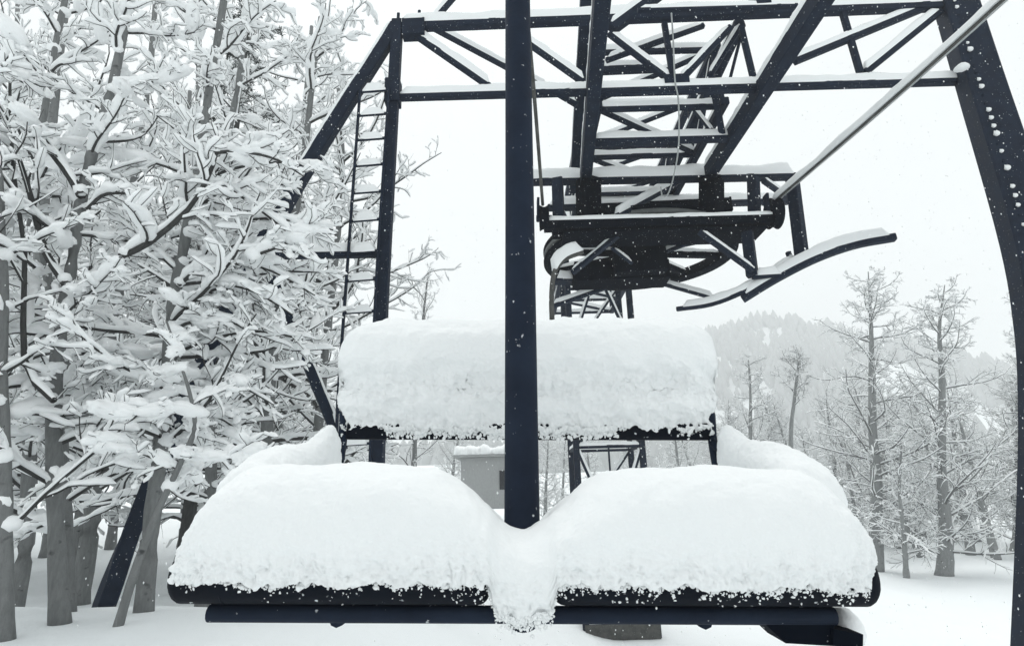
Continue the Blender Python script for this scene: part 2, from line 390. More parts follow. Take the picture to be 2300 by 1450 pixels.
# snow on the seat: one mantle over both cushions, sagging at the pole
nx, ntt = 460, 170
s_ = np.linspace(-1, 1, nx); xs = 0.556 * (0.25 * s_ + 0.75 * np.sin(s_ * math.pi / 2)) + 0.003
top = np.empty(nx); bot = np.empty(nx); frontY = np.empty(nx)
q1 = np.stack([xs * 6, 0 * xs + 3.1, 0 * xs], 1)
for i, x in enumerate(xs):
    ax = abs(x - 0.004)
    w = 0.5535 if x < 0 else 0.5595
    sh = min(1.0, max(0.0, (ax - 0.465) / (w - 0.465))); shoulder = math.sqrt(max(0.0, 1 - sh ** 2.4))
    mid = 1 - 0.60 * math.exp(-(ax / 0.090) ** 2 * 0.9)
    top[i] = 0.188 * (0.10 + 0.90 * shoulder) * mid
    gap = 1 / (1 + math.exp((ax - 0.047) / 0.0035))
    bot[i] = 2.154 - 0.050 * gap
    frontY[i] = 0.972 + 0.022 * gap
top += 0.010 * fbm(q1, 3)
bot += 0.010 * fbm(np.stack([xs * 30, 0 * xs, 0 * xs], 1), 4) + 0.006 * fbm(np.stack([xs * 110, 0 * xs + 7, 0 * xs], 1), 2)
t = np.linspace(0, 1, ntt)[None]
H = (2.155 + top)[:, None] - bot[:, None]
# front wall rises and rounds over onto a flat top running to the backrest
a = np.clip(t / 0.72, 0, 1) * math.pi / 2
yy = frontY[:, None] + 0.145 * (1 - np.cos(a)) ** 1.5 - 0.016 * np.sin(a * 2) * (1 - t)
zz = bot[:, None] + H * np.sin(a) ** 0.92
b = np.clip((t - 0.72) / 0.28, 0, 1)
yy = yy + 0.42 * b; zz = zz - (0.055 * b ** 1.5 + 0.03 * b) * (H / 0.25)
shx = xs[:, None] * (0.965 + 0.040 * np.sin(np.clip(t / 0.5, 0, 1) * math.pi / 2))
edge = np.clip((np.abs(xs) - 0.50) / 0.055, 0, 1)[:, None]
G = np.stack([shx, yy, zz], -1); nr = gnormals(G)
am = 0.0020 + 0.014 * np.exp(-((zz - bot[:, None]) / 0.045) ** 2) + 0.004 * edge
G = fluff(G, nr, am)
parts_ = [(G, grid_quads(nx, ntt)[:, ::-1])]
def fl(u, d):
    x = -0.54 + 1.085 * u; z = np.interp(x, xs, bot) - d
    if abs(x) < 0.06: return np.array([x, 0.995, z])
    return np.array([x, 0.985 + (0.02 * ((2.17 - z) / 0.05) ** 2 if z < 2.17 else -0.004), z])
parts_.append(crumbs(fl, 6500, 0.0006, 0.0021, 2, 0.0050))
parts_.append(crumbs(fl, 1300, 0.0012, 0.0030, 5, 0.0026))
V, Q = merge(parts_); part('seat_snow', V, Q, SNOW, chair)
# snow plastered on the backrest
nx, ntt = 380, 170
xs = np.linspace(-0.50, 0.545, nx); t = np.linspace(0, 1, ntt)[None]
w0, w1 = -0.50, 0.545
dl = np.minimum(xs - w0, w1 - xs); cr = np.sqrt(np.clip(1 - (1 - np.clip(dl / 0.13, 0, 1)) ** 2.4, 0, 1))
ztop = 2.60 + 0.185 * (0.05 + 0.95 * cr) + 0.006 * fbm(np.stack([xs * 7, 0 * xs + 1.7, 0 * xs], 1), 3) - 0.012 * (xs < 0)
zbot = 2.455 + 0.016 * fbm(np.stack([xs * 22, 0 * xs + 4, 0 * xs], 1), 4) + 0.010 * fbm(np.stack([xs * 70, 0 * xs + 9, 0 * xs], 1), 3)
tv = np.clip(t / 0.75, 0, 1); zz = zbot[:, None] + (ztop - zbot)[:, None] * (1 - (1 - tv) ** 1.35)
rel = (zz - 2.452) / 0.34
yy = 1.585 - 0.030 * ss(0.05, 0.25, rel) - 0.042 * ss(0.36, 0.56, rel) + 0.16 * np.clip((rel - 0.62) / 0.40, 0, 1.2) ** 2.2
b = np.clip((t - 0.75) / 0.25, 0, 1); yy = yy + 0.16 * b; zz = zz - 0.09 * b ** 2
yy = yy + 0.05 * (1 - cr)[:, None] + 0.034 * fbm(np.stack(np.broadcast_arrays(xs[:, None] * 17, 0 * rel, zz * 24), -1), 4) * ss(0.02, 0.2, rel) * (1 - ss(0.45, 0.62, rel))
G = np.stack([xs[:, None] + 0 * t, yy, zz], -1); nr = gnormals(G)
am = 0.003 + 0.018 * np.exp(-((zz - zbot[:, None]) / 0.035) ** 2) + 0.009 * np.exp(-((rel - 0.33) / 0.10) ** 2)
G = fluff(G, nr, am)
def fl(u, d):
    x = -0.485 + 1.01 * u; return np.array([x, 1.592 - 0.006 * (d < 0), max(np.interp(x, xs, zbot) - d, 2.432)])
parts_ = [(G, grid_quads(nx, ntt)[:, ::-1]), crumbs(fl, 2800, 0.0010, 0.0042, 21, 0.007)]
V, Q = merge(parts_); part('backrest_snow', V, Q, SNOW, chair)
# snow ridges on the armrests
def ridge(path, widths, heights, seed, nu=120, nv=70):
    c = spline(path, nu); tt = np.linspace(0, 1, nu)
    w = np.interp(tt, np.linspace(0, 1, len(widths)), widths); h = np.interp(tt, np.linspace(0, 1, len(heights)), heights)
    a = np.linspace(-0.35, math.pi + 0.35, nv); T, sd, up = (q[0] for q in frames(c[None]))
    e = np.sqrt(np.clip(1 - (1 - np.clip(np.minimum(tt, 1 - tt) / 0.12, 0, 1)) ** 2, 0.02, 1))
    G = c[:, None] + (w * (0.3 + 0.7 * e))[:, None, None] * np.cos(a)[None, :, None] * sd[:, None] + (h * e)[:, None, None] * np.sin(a)[None, :, None] * np.array([0, 0, 1.0])
    n = gnormals(G); n *= np.sign((n[:, nv // 2, 2]).mean())
    return fluff(G, n, 0.005), grid_quads(nu, nv)
arm = [o for o in chair.children if o.name.startswith('armrest')]
for o, pth in zip(arm, ([(-0.50, 1.60, 2.385), (-0.535, 1.50, 2.36), (-0.575, 1.38, 2.335), (-0.575, 1.22, 2.27)], [(0.55, 1.60, 2.385), (0.58, 1.50, 2.365), (0.615, 1.38, 2.34), (0.61, 1.22, 2.27)])):
    V, Q = ridge(pth, [0.035, 0.05, 0.06, 0.06], [0.105, 0.055, 0.055, 0.06], 3)
    link('snow_cap', mesh('snow_cap', local(V, chair), Q), SNOW, o)
chair.rotation_euler = (0, R_(1.6), 0)

# ---------------------------------------------------------------- drive terminal: arched gantry, rails and lattice girder
YC, YR = 4.85, 5.5
gant = empty('terminal_gantry', (1.7, 4.85, 0.0), 'dark blue steel gantry with lattice girder above the big wheel', 'gantry')
def M(name, a, b, w, h=None, snow=0.06, Y=YC, Y2=None, m=None):
    return member(name, [P(*a, Y), P(*b, Y2 or Y)], w, h or w, gant, snow, m)
M('top_chord', (893, 62), (2140, 14), 0.09, 0.08, 0.115)
M('bottom_chord', (893, 219), (2160, 183), 0.075, 0.062, 0.085)
M('rear_chord', (1330, 160), (1470, 154), 0.08, 0.08, 0.08, YR)
M('diagonal', (925, 74), (1100, 195), 0.058, None, 0.075)
M('diagonal', (1165, 82), (1312, 186), 0.058, None, 0.075)
M('diagonal', (970, 62), (1230, 200), 0.055, None, 0.06, YR - 0.2)
M('diagonal', (1368, 76), (1505, 182), 0.055, None, 0.07)
M('diagonal', (1640, 62), (1528, 182), 0.06, None, 0.05)
M('upright', (1492, 52), (1512, 180), 0.055, None, 0)
M('upright', (1664, 60), (1692, 176), 0.055, None, 0)
M('diagonal', (1665, 56), (1595, 170), 0.055, None, 0.04, YC + 0.1)
M('diagonal', (1362, 136), (1580, 58), 0.055, None, 0.06, YR - 0.2)
M('diagonal', (1785, 138), (2075, 18), 0.066, None, 0.06)
M('upright', (1893, 30), (1932, 164), 0.058, None, 0)
M('diagonal', (1942, 164), (2112, 26), 0.065, None, 0.07)
M('strut', (1228, 196), (1296, 236), 0.055, None, 0.04, YR - 0.25)
M('strut', (962, 60), (1062, -55), 0.055, None, 0.06)
M('strut', (1374, 66), (1560, -70), 0.10, None, 0.08)
M('walkway_beam', (1432, 24), (1790, 14), 0.05, 0.04, 0.05, YC - 0.25)
M('splice_plate', (1490, 183), (1545, 181), 0.10, 0.10, 0)
M('splice_plate', (905, 68), (955, 66), 0.125, 0.20, 0.05)
for x, y in ((893, 42), (940, 36)):
    M('lifting_lug', (x, y + 22), (x + 2, y - 12), 0.03, 0.02, 0)
M('motor_box', (1690, 6), (1722, 4), 0.16, 0.18, 0.04, YC - 0.2)
# ladder post and its ties
post = member('post', [P(893, 50, YC), P(857, 690, YC), P(848, 1040, YC), np.array([*P(846, 1040, YC)[:2], 0.9])], 0.105, 0.105, gant, 0)
member('tie_beam', [P(600, 574, 4.7), P(855, 570, YC)], 0.07, 0.06, gant, 0.085)
member('brace', [P(610, 618, 4.7), P(742, 940, YC + 0.1), P(770, 1010, YC + 0.12)], 0.085, 0.085, gant, 0.03)
member('collar', [P(882, 235, YC), P(884, 185, YC)], 0.145, 0.145, gant, 0.0)
# arched legs
lp = spline([P(890, 62, 4.86), P(866, 98, 4.85), P(650, 442, 4.75), P(470, 790, 4.7), P(308, 1165, 4.6), P(222, 1392, 4.5), P(190, 1480, 4.48)], 26)
V, Q = box_sweep(lp, 0.125, 0.12, 0.010); leg = part('leg', V, Q, STEEL, gant, False)
V, Q = snow_strip(lp[1:10], 0.12, 0.05, 0.06); link('snow_cap', mesh('snow_cap', local(V, gant), Q), SNOW, leg)
rp = spline([P(2098, -150, 4.95), P(2150, 20, 4.85), P(2202, 190, 4.72), P(2304, 520, 4.42), P(2345, 720, 4.28), P(2360, 900, 4.2), P(2362, 1150, 4.1), P(2352, 1600, 4.0)], 40)
V, Q = box_sweep(rp, 0.30, 0.24, 0.012, ref=(1, -0.25, 0)); rleg = part('leg', V, Q, STEEL, gant, False)
# bolts with a pinch of snow each, down the near flange
d = np.concatenate([[0], np.cumsum(np.linalg.norm(np.diff(rp, axis=0), axis=1))])
bm_ = None
for i, s in enumerate(np.arange(1.05, 3.9, 0.098)):
    c = np.array([np.interp(s, d, rp[:, k]) for k in range(3)])
    c2 = np.array([np.interp(s + 0.05, d, rp[:, k]) for k in range(3)]); tg = (c2 - c) / np.linalg.norm(c2 - c)
    sdv = np.array([1, -0.25, 0.0]); sdv -= tg * (sdv @ tg); sdv /= np.linalg.norm(sdv); nv = np.cross(tg, sdv); nv *= -np.sign(nv[1])
    cc = c - sdv * 0.075 + nv * 0.12
    if bm_ is None:
        V, Q = merge([lathe([(0.001, 0.014), (0.013, 0.014), (0.014, 0.0), (0.013, -0.004)], (0, 0, 0), 'y', 6)])
        bm_ = mesh('bolt', V, Q, False); bm_.materials.append(STEEL)
        bs = mesh('bolt_snow', *blob((0, -0.010, 0.010), 0.017, 3, (1.0, 0.8, 1.0), 0.4, 6, 8)); bs.materials.append(SNOW)
    o = link('bolt', bm_, None, rleg); o.location = local(cc, gant)
    if random.random() < 0.8:
        o2 = link('snow_cap', bs, None, rleg); o2.location = local(cc, gant); o2.scale = (random.uniform(0.8, 1.6),) * 3
V, Q = blob(P(2160, 152, 4.62), 0.06, 8, (1.1, 1, 0.5)); link('snow_cap', mesh('snow_cap', local(V, gant), Q), SNOW, rleg)
# carriage rails over the camera
ZR = 5.99
railL = [(0.70, 2.6, ZR), (0.96, 6.42, ZR)]; railR = [(2.55, 2.6, ZR), (2.485, 6.36, ZR)]
for r in (railL, railR): member('rail', r, 0.13, 0.17, gant, 0.08)
for a, b in zip(railL[1:], railR[1:]): pass
member('rung', [(0.93, 5.62, ZR - 0.02), (2.50, 5.62, ZR - 0.02)], 0.08, 0.07, gant, 0.09)
member('rung', [(0.85, 4.85, ZR + 0.02), (2.50, 4.85, ZR + 0.02)], 0.06, 0.06, gant, 0.0)
for x in (0.98, 2.47):
    V, Q = box_sweep([(x, 6.24, ZR - 0.125), (x, 6.40, ZR - 0.125)], 0.20, 0.04, 0.01); part('rail_shoe', V, Q, BLACK, gant, False)
# long lattice girder running away up the line
xl, xr, zb, zt = 1.00, 2.38, 6.30, 7.05
bays = np.linspace(5.5, 13.2, 9)
for x in (xl, xr):
    member('girder_chord', [(x, 5.4, zb), (x, 13.2, zb)], 0.09, 0.09, gant, 0.05)
    member('girder_chord', [(x, 5.4, zt), (x, 13.2, zt)], 0.09, 0.09, gant, 0.05)
for i, y in enumerate(bays):
    member('cross_strut', [(xl, y, zb), (xr, y, zb)], 0.06, 0.06, gant, 0.075)
    member('cross_strut', [(xl, y, zt), (xr, y, zt)], 0.06, 0.06, gant, 0.075)
    for x in (xl, xr): member('upright', [(x, y, zb), (x, y, zt)], 0.065, 0.065, gant, 0)
    if i < len(bays) - 1:
        y2 = bays[i + 1]
        member('girder_brace', [(xl, y, zb + 0.01), (xr, y2, zb + 0.01)], 0.055, 0.055, gant, 0.075)
        member('girder_brace', [(xr, y, zt), (xl, y2, zt)], 0.055, 0.055, gant, 0.06)
        for x in (xl, xr): member('girder_brace', [(x, y, zb if i % 2 else zt), (x, y2, zt if i % 2 else zb)], 0.055, 0.055, gant, 0.05)

member('girder_strut', [P(1319, -30, 4.95), P(1290, 430, 7.2)], 0.13, 0.10, gant, 0.03)
member('girder_strut', [P(1662, 52, 4.95), P(1516, 368, 7.0)], 0.11, 0.10, gant, 0.05)
member('girder_strut', [P(1668, 66, 5.0), P(1640, 176, 5.1)], 0.03, 0.03, gant, 0)
member('girder_strut', [P(1604, 205, 5.3), P(1622, 300, 5.6)], 0.07, 0.06, gant, 0)
member('girder_strut', [P(1552, 236, 5.9), P(1600, 296, 5.7)], 0.05, 0.05, gant, 0.03)

# ladder on the post
lad = empty('ladder', P(790, 1040, YC - 0.09), 'thin steel ladder with snow on every rung beside the post', 'ladder')
lr = spline([P(809, 200, YC - 0.1), P(778, 630, YC - 0.1), P(760, 880, YC - 0.1), P(752, 1080, YC - 0.1)], 8)
V, Q = box_sweep(lr, 0.02, 0.035, 0.003); part('side_rail', V, Q, STEEL, lad, False)
rr_ = spline([P(874, 196, YC - 0.1), P(845, 630, YC - 0.1), P(836, 880, YC - 0.1), P(830, 1080, YC - 0.1)], 8)
V, Q = box_sweep(rr_, 0.02, 0.035, 0.003); part('side_rail', V, Q, STEEL, lad, False)
for yl in (207, 260, 315, 373, 434, 497, 568, 631, 703, 775, 850, 925, 1000):
    f = (yl - 200) / 880.0
    a = P(np.interp(yl, [200, 630, 880, 1080], [809, 778, 760, 752]), yl, YC - 0.1); b = P(np.interp(yl, [196, 630, 880, 1080], [874, 845, 836, 830]), yl - 5, YC - 0.1)
    member('rung', [a, b], 0.03, 0.022, lad, 0.07)

# ---------------------------------------------------------------- carriage that hangs the bullwheel
car = empty('wheel_carriage', (1.65, 6.7, 4.8), 'black steel carriage hanging below the girder around the wheel', 'carriage')
def MC(name, a, b, w, h=None, snow=0.06, m=None, **k): return member(name, [a, b], w, h or w, car, snow, m, **k)
MC('front_beam', P(1150, 410, 6.52), P(1782, 397, 6.52), 0.16, 0.038, 0.16)
MC('rear_beam', P(1230, 467, 7.5), P(1772, 452, 7.5), 0.14, 0.06, 0.13)
for x in (1252, 1692): MC('hanger', P(x, 402, 6.3), P(x + 3, 500, 6.25), 0.13, 0.09, 0, STEEL)
for x, m_ in ((1322, BLACK), (1598, BLACK)): MC('column', P(x, 402, 6.45), P(x, 492, 6.5), 0.24, 0.22, 0, m_)
MC('platform_beam', P(1222, 508, 6.1), P(1742, 494, 6.1), 0.14, 0.11, 0.05, BLACK)
MC('platform_beam', P(1240, 520, 6.75), P(1700, 506, 6.75), 0.14, 0.16, 0.05, BLACK)
MC('platform_beam', P(1300, 478, 7.1), P(1640, 462, 7.1), 0.16, 0.20, 0.06, BLACK)
V, Q = box_sweep([(0.62, 6.30, P(1300, 512, 6.1)[2] - 0.05), (2.95, 6.30, P(1300, 512, 6.1)[2] - 0.05)], 0.45, 0.03, 0.004); part('dark_fill', V, Q, BLACK, car, False)  # added plate, only there to darken the zone under the platform
MC('brace', P(1385, 486, 6.2), P(1505, 420, 6.9), 0.07, 0.07, 0.09)
MC('brace', P(1500, 420, 6.9), P(1575, 388, 7.4), 0.05, 0.05, 0.06)
MC('brace', P(1715, 406, 6.25), P(1770, 445, 6.8), 0.06, 0.06, 0.05)
MC('drop_post', P(1779, 398, 6.2), P(1803, 592, 6.15), 0.13, 0.10, 0, STEEL)
MC('drop_post', P(1676, 505, 6.2), P(1690, 620, 6.15), 0.12, 0.10, 0, STEEL)
MC('brace', P(1570, 520, 6.1), P(1692, 608, 6.1), 0.07, 0.06, 0.03)
MC('brace', P(1286, 612, 6.6), P(1400, 518, 6.2), 0.07, 0.06, 0.03)
MC('brace', P(1374, 556, 6.5), P(1420, 592, 6.6), 0.04, 0.04, 0.03)
MC('brace', P(1462, 578, 7.2), P(1570, 536, 6.9), 0.06, 0.05, 0.05)
MC('brace', P(1240, 688, 7.6), P(1392, 634, 7.4), 0.07, 0.06, 0.07)
MC('brace', P(1470, 632, 7.4), P(1606, 670, 7.2), 0.06, 0.05, 0.06)
MC('brace', P(1690, 622, 6.15), P(1760, 618, 6.1), 0.06, 0.05, 0.09)
MC('gearbox', P(1288, 620, 7.2), P(1496, 614, 7.2), 0.40, 0.26, 0, BLACK)
MC('gearbox', P(1375, 596, 7.0), P(1490, 588, 7.0), 0.40, 0.34, 0, BLACK)
MC('shelf', P(1246, 632, 7.4), P(1292, 632, 7.4), 0.2, 0.04, 0.12)
# curved rope guides with their own snow
def guide(pts, w, h, snow, name='rope_guide'):
    p = spline([P(*q) for q in pts], 26)
    V, Q = box_sweep(p, w, h, 0.01); o = part(name, V, Q, STEEL, car, False)
    V, Q = snow_strip(p[1:-1], w, snow, h / 2); link('snow_cap', mesh('snow_cap', local(V, car), Q), SNOW, o)
guide([(1668, 672, 6.3), (1740, 628, 6.15), (1830, 582, 6.0), (1920, 550, 5.9), (2010, 533, 5.8)], 0.10, 0.075, 0.10)
guide([(1520, 694, 6.6), (1600, 682, 6.4), (1680, 650, 6.25), (1745, 612, 6.2), (1774, 588, 6.2), (1770, 566, 6.2)], 0.06, 0.05, 0.08)
p = spline([P(1240, 720, 6.0), P(1239, 660, 6.0), P(1246, 610, 6.0), P(1268, 582, 6.05), P(1308, 566, 6.1)], 24)
V, Q = tube1(p, 0.028, 10); o = part('bent_pipe', V, Q, ROPE, car); V, Q = snow_strip(p[12:], 0.10, 0.12, 0.02); link('snow_cap', mesh('snow_cap', local(V, car), Q), SNOW, o)
# sheaves at both ends of the platform
for px, py, r in ((1222, 490, 0.15), (1738, 480, 0.18)):
    c = P(px, py, 6.1); V, Q = lathe([(0.02, -0.05), (r, -0.05), (r * 0.86, -0.012), (r * 0.86, 0.012), (r, 0.05), (0.02, 0.05), (0.02, -0.05)], c, 'x', 24)
    sh = part('sheave', V, Q, BLACK, car)
    V, Q = tube1([c - np.array([0.09, 0, 0]), c + np.array([0.09, 0, 0])], 0.035, 10); link('axle', mesh('axle', local(V, car), Q), STEEL, sh)
    member('sheave_fork', [c + np.array([-0.07, 0, -0.02]), c + np.array([-0.06, 0, 0.24])], 0.03, 0.12, car, 0)
# bullwheel
bw = empty('bullwheel', (1.80, 7.6, 5.45), 'huge dark spoked bullwheel lying flat under the carriage', 'bullwheel')
cx = np.array([1.80, 7.6, 5.45]); Rw = 1.31
V, Q = lathe([(Rw - 0.12, -0.07), (Rw + 0.02, -0.09), (Rw + 0.02, -0.06), (Rw - 0.05, -0.02), (Rw - 0.05, 0.02), (Rw + 0.02, 0.06), (Rw + 0.02, 0.09), (Rw - 0.12, 0.07), (Rw - 0.12, -0.07)], cx, 'z', 72); rim = part('rim', V, Q, BLACK, bw)
V, Q = lathe([(Rw - 0.03, -0.022), (Rw + 0.012, -0.03), (Rw + 0.012, 0.03), (Rw - 0.03, 0.022)], cx, 'z', 72); link('liner', mesh('liner', local(V, bw), Q), LINER, rim)
V, Q = lathe([(0.01, -0.25), (0.20, -0.25), (0.24, -0.12), (0.34, -0.10), (0.34, 0.10), (0.24, 0.12), (0.20, 0.34), (0.01, 0.34)], cx, 'z', 32); part('hub', V, Q, BLACK, bw)
for i in range(10):
    t = i * 2 * math.pi / 10 + 0.12; dd = np.array([math.cos(t), math.sin(t), 0])
    member('spoke', [cx + dd * 0.30, cx + dd * (Rw - 0.10)], 0.10, 0.08, bw, 0.05, BLACK)

# haul ropes, tension cable and a loose cord
def rope(name, pts, r, label, m, snow=0.0, sw=0.0, n=40):
    p = spline(pts, n); V, Q = tube1(p, r, 8)
    if snow:
        e = empty(name, p[0], label, 'cable'); part('cable_strand', V, Q, m, e)
        V, Q = snow_strip(p, sw, snow, r); part('snow_cap', V, Q, SNOW, e)
    else:
        o = link(name, mesh(name, V, Q), m); tag(o, label, 'cable')
rope('tension_cable', [P(1740, 452, 6.1), P(1990, 236, 4.6), P(2260, -6, 3.5), P(2420, -150, 3.0)], 0.013, 'right tension cable carrying a thick roll of snow', ROPE, 0.075, 0.075)
rope('tension_cable', [P(1219, 460, 6.1), P(1202, 240, 4.7), P(1181, 0, 3.7), P(1170, -150, 3.2)], 0.018, 'bare left tension cable just right of the centre pole', ROPE)
rope('loose_cord', [P(1508, 30, 4.78), P(1512, 90, 4.8), P(1516, 180, 4.78), P(1524, 230, 4.9), P(1524, 330, 5.2), P(1512, 400, 5.6), P(1500, 436, 5.8), P(1488, 440, 5.85), P(1484, 420, 5.85)], 0.008, 'thin frosted cord hanging from the girder in front of the wheel', CORD)

# lattice support tower behind, under the seat and through the gap
tw = empty('lattice_tower', (1.75, 10.4, 0.0), 'dark lattice support tower standing far behind the chair', 'tower')
def MT(n, a, b, w, snow=0.05): member(n, [a, b], w, w, tw, snow)
tx0, tx1, ty0, ty1 = 1.02, 2.12, 9.9, 10.9
for x in (tx0, tx1):
    for y in (ty0, ty1): MT('leg', (x, y, -0.2), (x, y, 6.3), 0.10, 0)
zl = [0.25, 1.55, 2.95, 3.9, 4.6, 6.1]
for i, z in enumerate(zl):
    for y in (ty0, ty1): MT('strut', (tx0, y, z), (tx1, y, z), 0.06)
    for x in (tx0, tx1): MT('strut', (x, ty0, z), (x, ty1, z), 0.06)
    if i < len(zl) - 1:
        MT('brace', (tx0, ty0, zl[i + 1] if i % 2 else z), (1.57, ty0, z if i % 2 else zl[i + 1]), 0.055); MT('brace', (tx1, ty0, zl[i + 1] if i % 2 else z), (1.57, ty0, z if i % 2 else zl[i + 1]), 0.055)
        MT('brace', (tx0, ty1, z), (tx1, ty1, zl[i + 1]), 0.05)
MT('strut', (1.56, ty0, -0.1), (1.56, ty0, 3.0), 0.03, 0)
V, Q = box_sweep([(1.0, 9.80, 0.12), (2.14, 9.80, 0.12)], 0.06, 0.30, 0.01); part('base_plate', V, Q, ROPE, tw, False)

# hut far behind with a snowy roof
hc = P(1100, 1012, 26)
hut = empty('hut', (hc[0], 27.0, 1.2), 'small grey hut with a thick snow roof seen under the backrest', 'hut')
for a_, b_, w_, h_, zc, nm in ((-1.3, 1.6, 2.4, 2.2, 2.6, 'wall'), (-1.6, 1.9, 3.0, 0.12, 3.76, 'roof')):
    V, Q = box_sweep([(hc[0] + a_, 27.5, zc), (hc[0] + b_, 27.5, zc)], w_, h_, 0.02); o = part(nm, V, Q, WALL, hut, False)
V, Q = snow_strip([(hc[0] - 1.6, 27.5, 3.76), (hc[0] + 1.9, 27.5, 3.76)], 2.9, 0.42, 0.06); link('snow_cap', mesh('snow_cap', local(V, hut), Q), SNOW, o)
V, Q = box_sweep([(hc[0] + 0.4, 26.28, 2.7), (hc[0] + 1.1, 26.28, 2.7)], 0.06, 0.8, 0.01); part('window', V, Q, BLACK, hut, False)

# ---------------------------------------------------------------- trees
def grow(Cp, Rp, m, t0, t1, length, ang, n, rg, flat=0.6, up=0.10, wig=0.16, rr=0.55, rmin=0.002, decay=0.55, az=None):
    Np, np_ = Cp.shape[:2]; idx = np.repeat(np.arange(Np), m); K = len(idx)
    if K == 0: return np.zeros((0, n, 3)), np.zeros((0, n)), np.zeros(0, int)
    t = t0 + (t1 - t0) * (np.tile((np.arange(m) + 0.5) / m, Np) + rg.uniform(-0.45, 0.45, K) / m); t = np.clip(t, 0.02, 0.995)
    s = t * (np_ - 1); i = np.minimum(s.astype(int), np_ - 2); f = (s - i)
    p = Cp[idx, i] * (1 - f)[:, None] + Cp[idx, i + 1] * f[:, None]; r = Rp[idx, i] * (1 - f) + Rp[idx, i + 1] * f
    T = Cp[idx, i + 1] - Cp[idx, i]; T /= np.maximum(np.linalg.norm(T, axis=1, keepdims=True), 1e-9)
    if az is not None:
        th = np.arange(K) * 2.39996 + rg.uniform(0, 6) + rg.normal(0, 0.3, K); v = np.stack([np.cos(th), np.sin(th), 0 * th], 1)
    else:
        v = rg.normal(size=(K, 3)); v[:, 2] *= flat
    v -= (v * T).sum(1, keepdims=True) * T; v /= np.maximum(np.linalg.norm(v, axis=1, keepdims=True), 1e-9)
    a = np.radians(ang + rg.normal(0, 9, K))[:, None]
    d = T * np.cos(a) + v * np.sin(a)
    Lp = np.asarray(length) * np.ones(Np); L = Lp[idx] * rg.uniform(0.55, 1.25, K) * (1 - decay * (t - t0) / max(t1 - t0, 1e-6))
    pts = [p]; w = rg.normal(0, wig, (K, 3))
    for j in range(n - 1):
        w = 0.55 * w + rg.normal(0, wig, (K, 3)); d = d + w * 0.8; d[:, 2] += up * (1.6 * j / (n - 1) - 0.3)
        d /= np.linalg.norm(d, axis=1, keepdims=True); p = p + d * (L / (n - 1))[:, None]; pts.append(p)
    Cn = np.stack(pts, 1); r0 = np.minimum(np.maximum(r * rr, rmin), np.maximum(0.011 * L + rmin, rmin)); tt = np.linspace(0, 1, n)
    Rn = r0[:, None] * (1 - 0.72 * tt)[None]
    return Cn, np.maximum(Rn, rmin * 0.7), idx
def snow_on(Cn, Rn, amt, rg, k=7, thick=1.0):
    """a soft lumpy roll of snow lying on every limb that is not too steep"""
    if len(Cn) == 0: return []
    n = Cn.shape[1]; t = np.linspace(0, n - 1, 2 * n - 1); i = np.minimum(t.astype(int), n - 2); f = (t - i)
    c = Cn[:, i] * (1 - f)[None, :, None] + Cn[:, i + 1] * f[None, :, None]; r = Rn[:, i] * (1 - f)[None] + Rn[:, i + 1] * f[None]
    T, sd, up = frames(c); hor = np.sqrt(np.clip(1 - T[..., 2] ** 2, 0, 1)); s = np.clip((hor - 0.34) / 0.45, 0, 1)
    nn = c.shape[1]; L = np.linalg.norm(np.diff(c, axis=1), axis=2).sum(1)
    rnd = rg.rand(*r.shape); rnd = 0.5 * rnd + 0.25 * np.roll(rnd, 1, 1) + 0.25 * np.roll(rnd, -1, 1)
    e = np.sqrt(np.clip(1 - np.abs(np.linspace(-1, 1, nn)) ** 5, 0.03, 1))
    per = rg.uniform(0.55, 1.25, (len(c), 1))
    size = np.minimum(amt * (0.62 + 11.0 * r) * thick, (0.17 * L + 0.008)[:, None]) * s * e[None] * (0.45 + 1.05 * rnd) * per
    w = size * 0.95 + r * 0.7; h = size * 1.2 + r * 0.3
    vis = size > 0.25 * amt * 0.35; w = np.where(vis, w, r * 0.5); h = np.where(vis, h, r * 0.3)
    keep = vis.sum(1) >= 2; c, w, h, sd, r = c[keep], w[keep], h[keep], sd[keep], r[keep]
    if len(c) == 0: return []
    ctr = c.copy(); ctr[..., 2] += r * 0.35 + h * 0.40
    sh = sd.copy(); sh[..., 2] *= 0.3
    a = np.arange(k) * 2 * math.pi / k + 0.3; ca = np.cos(a); sa = np.sin(a); sa = np.where(sa < 0, sa * 0.55, sa)
    jit = rg.uniform(-0.22, 0.22, (len(c), nn, k)); jit = 1 + 0.5 * jit + 0.25 * np.roll(jit, 1, 1) + 0.25 * np.roll(jit, 1, 2)
    V = ctr[:, :, None] + (w[:, :, None] * ca * jit)[..., None] * sh[:, :, None] + (h[:, :, None] * 0.62 * sa * jit)[..., None] * np.array([0, 0, 1.0])
    q = grid_quads(nn, k, 0, True); Q = (q[None] + (np.arange(len(c)) * nn * k)[:, None, None]).reshape(-1, 4)
    return [(V.reshape(-1, 3), Q)]
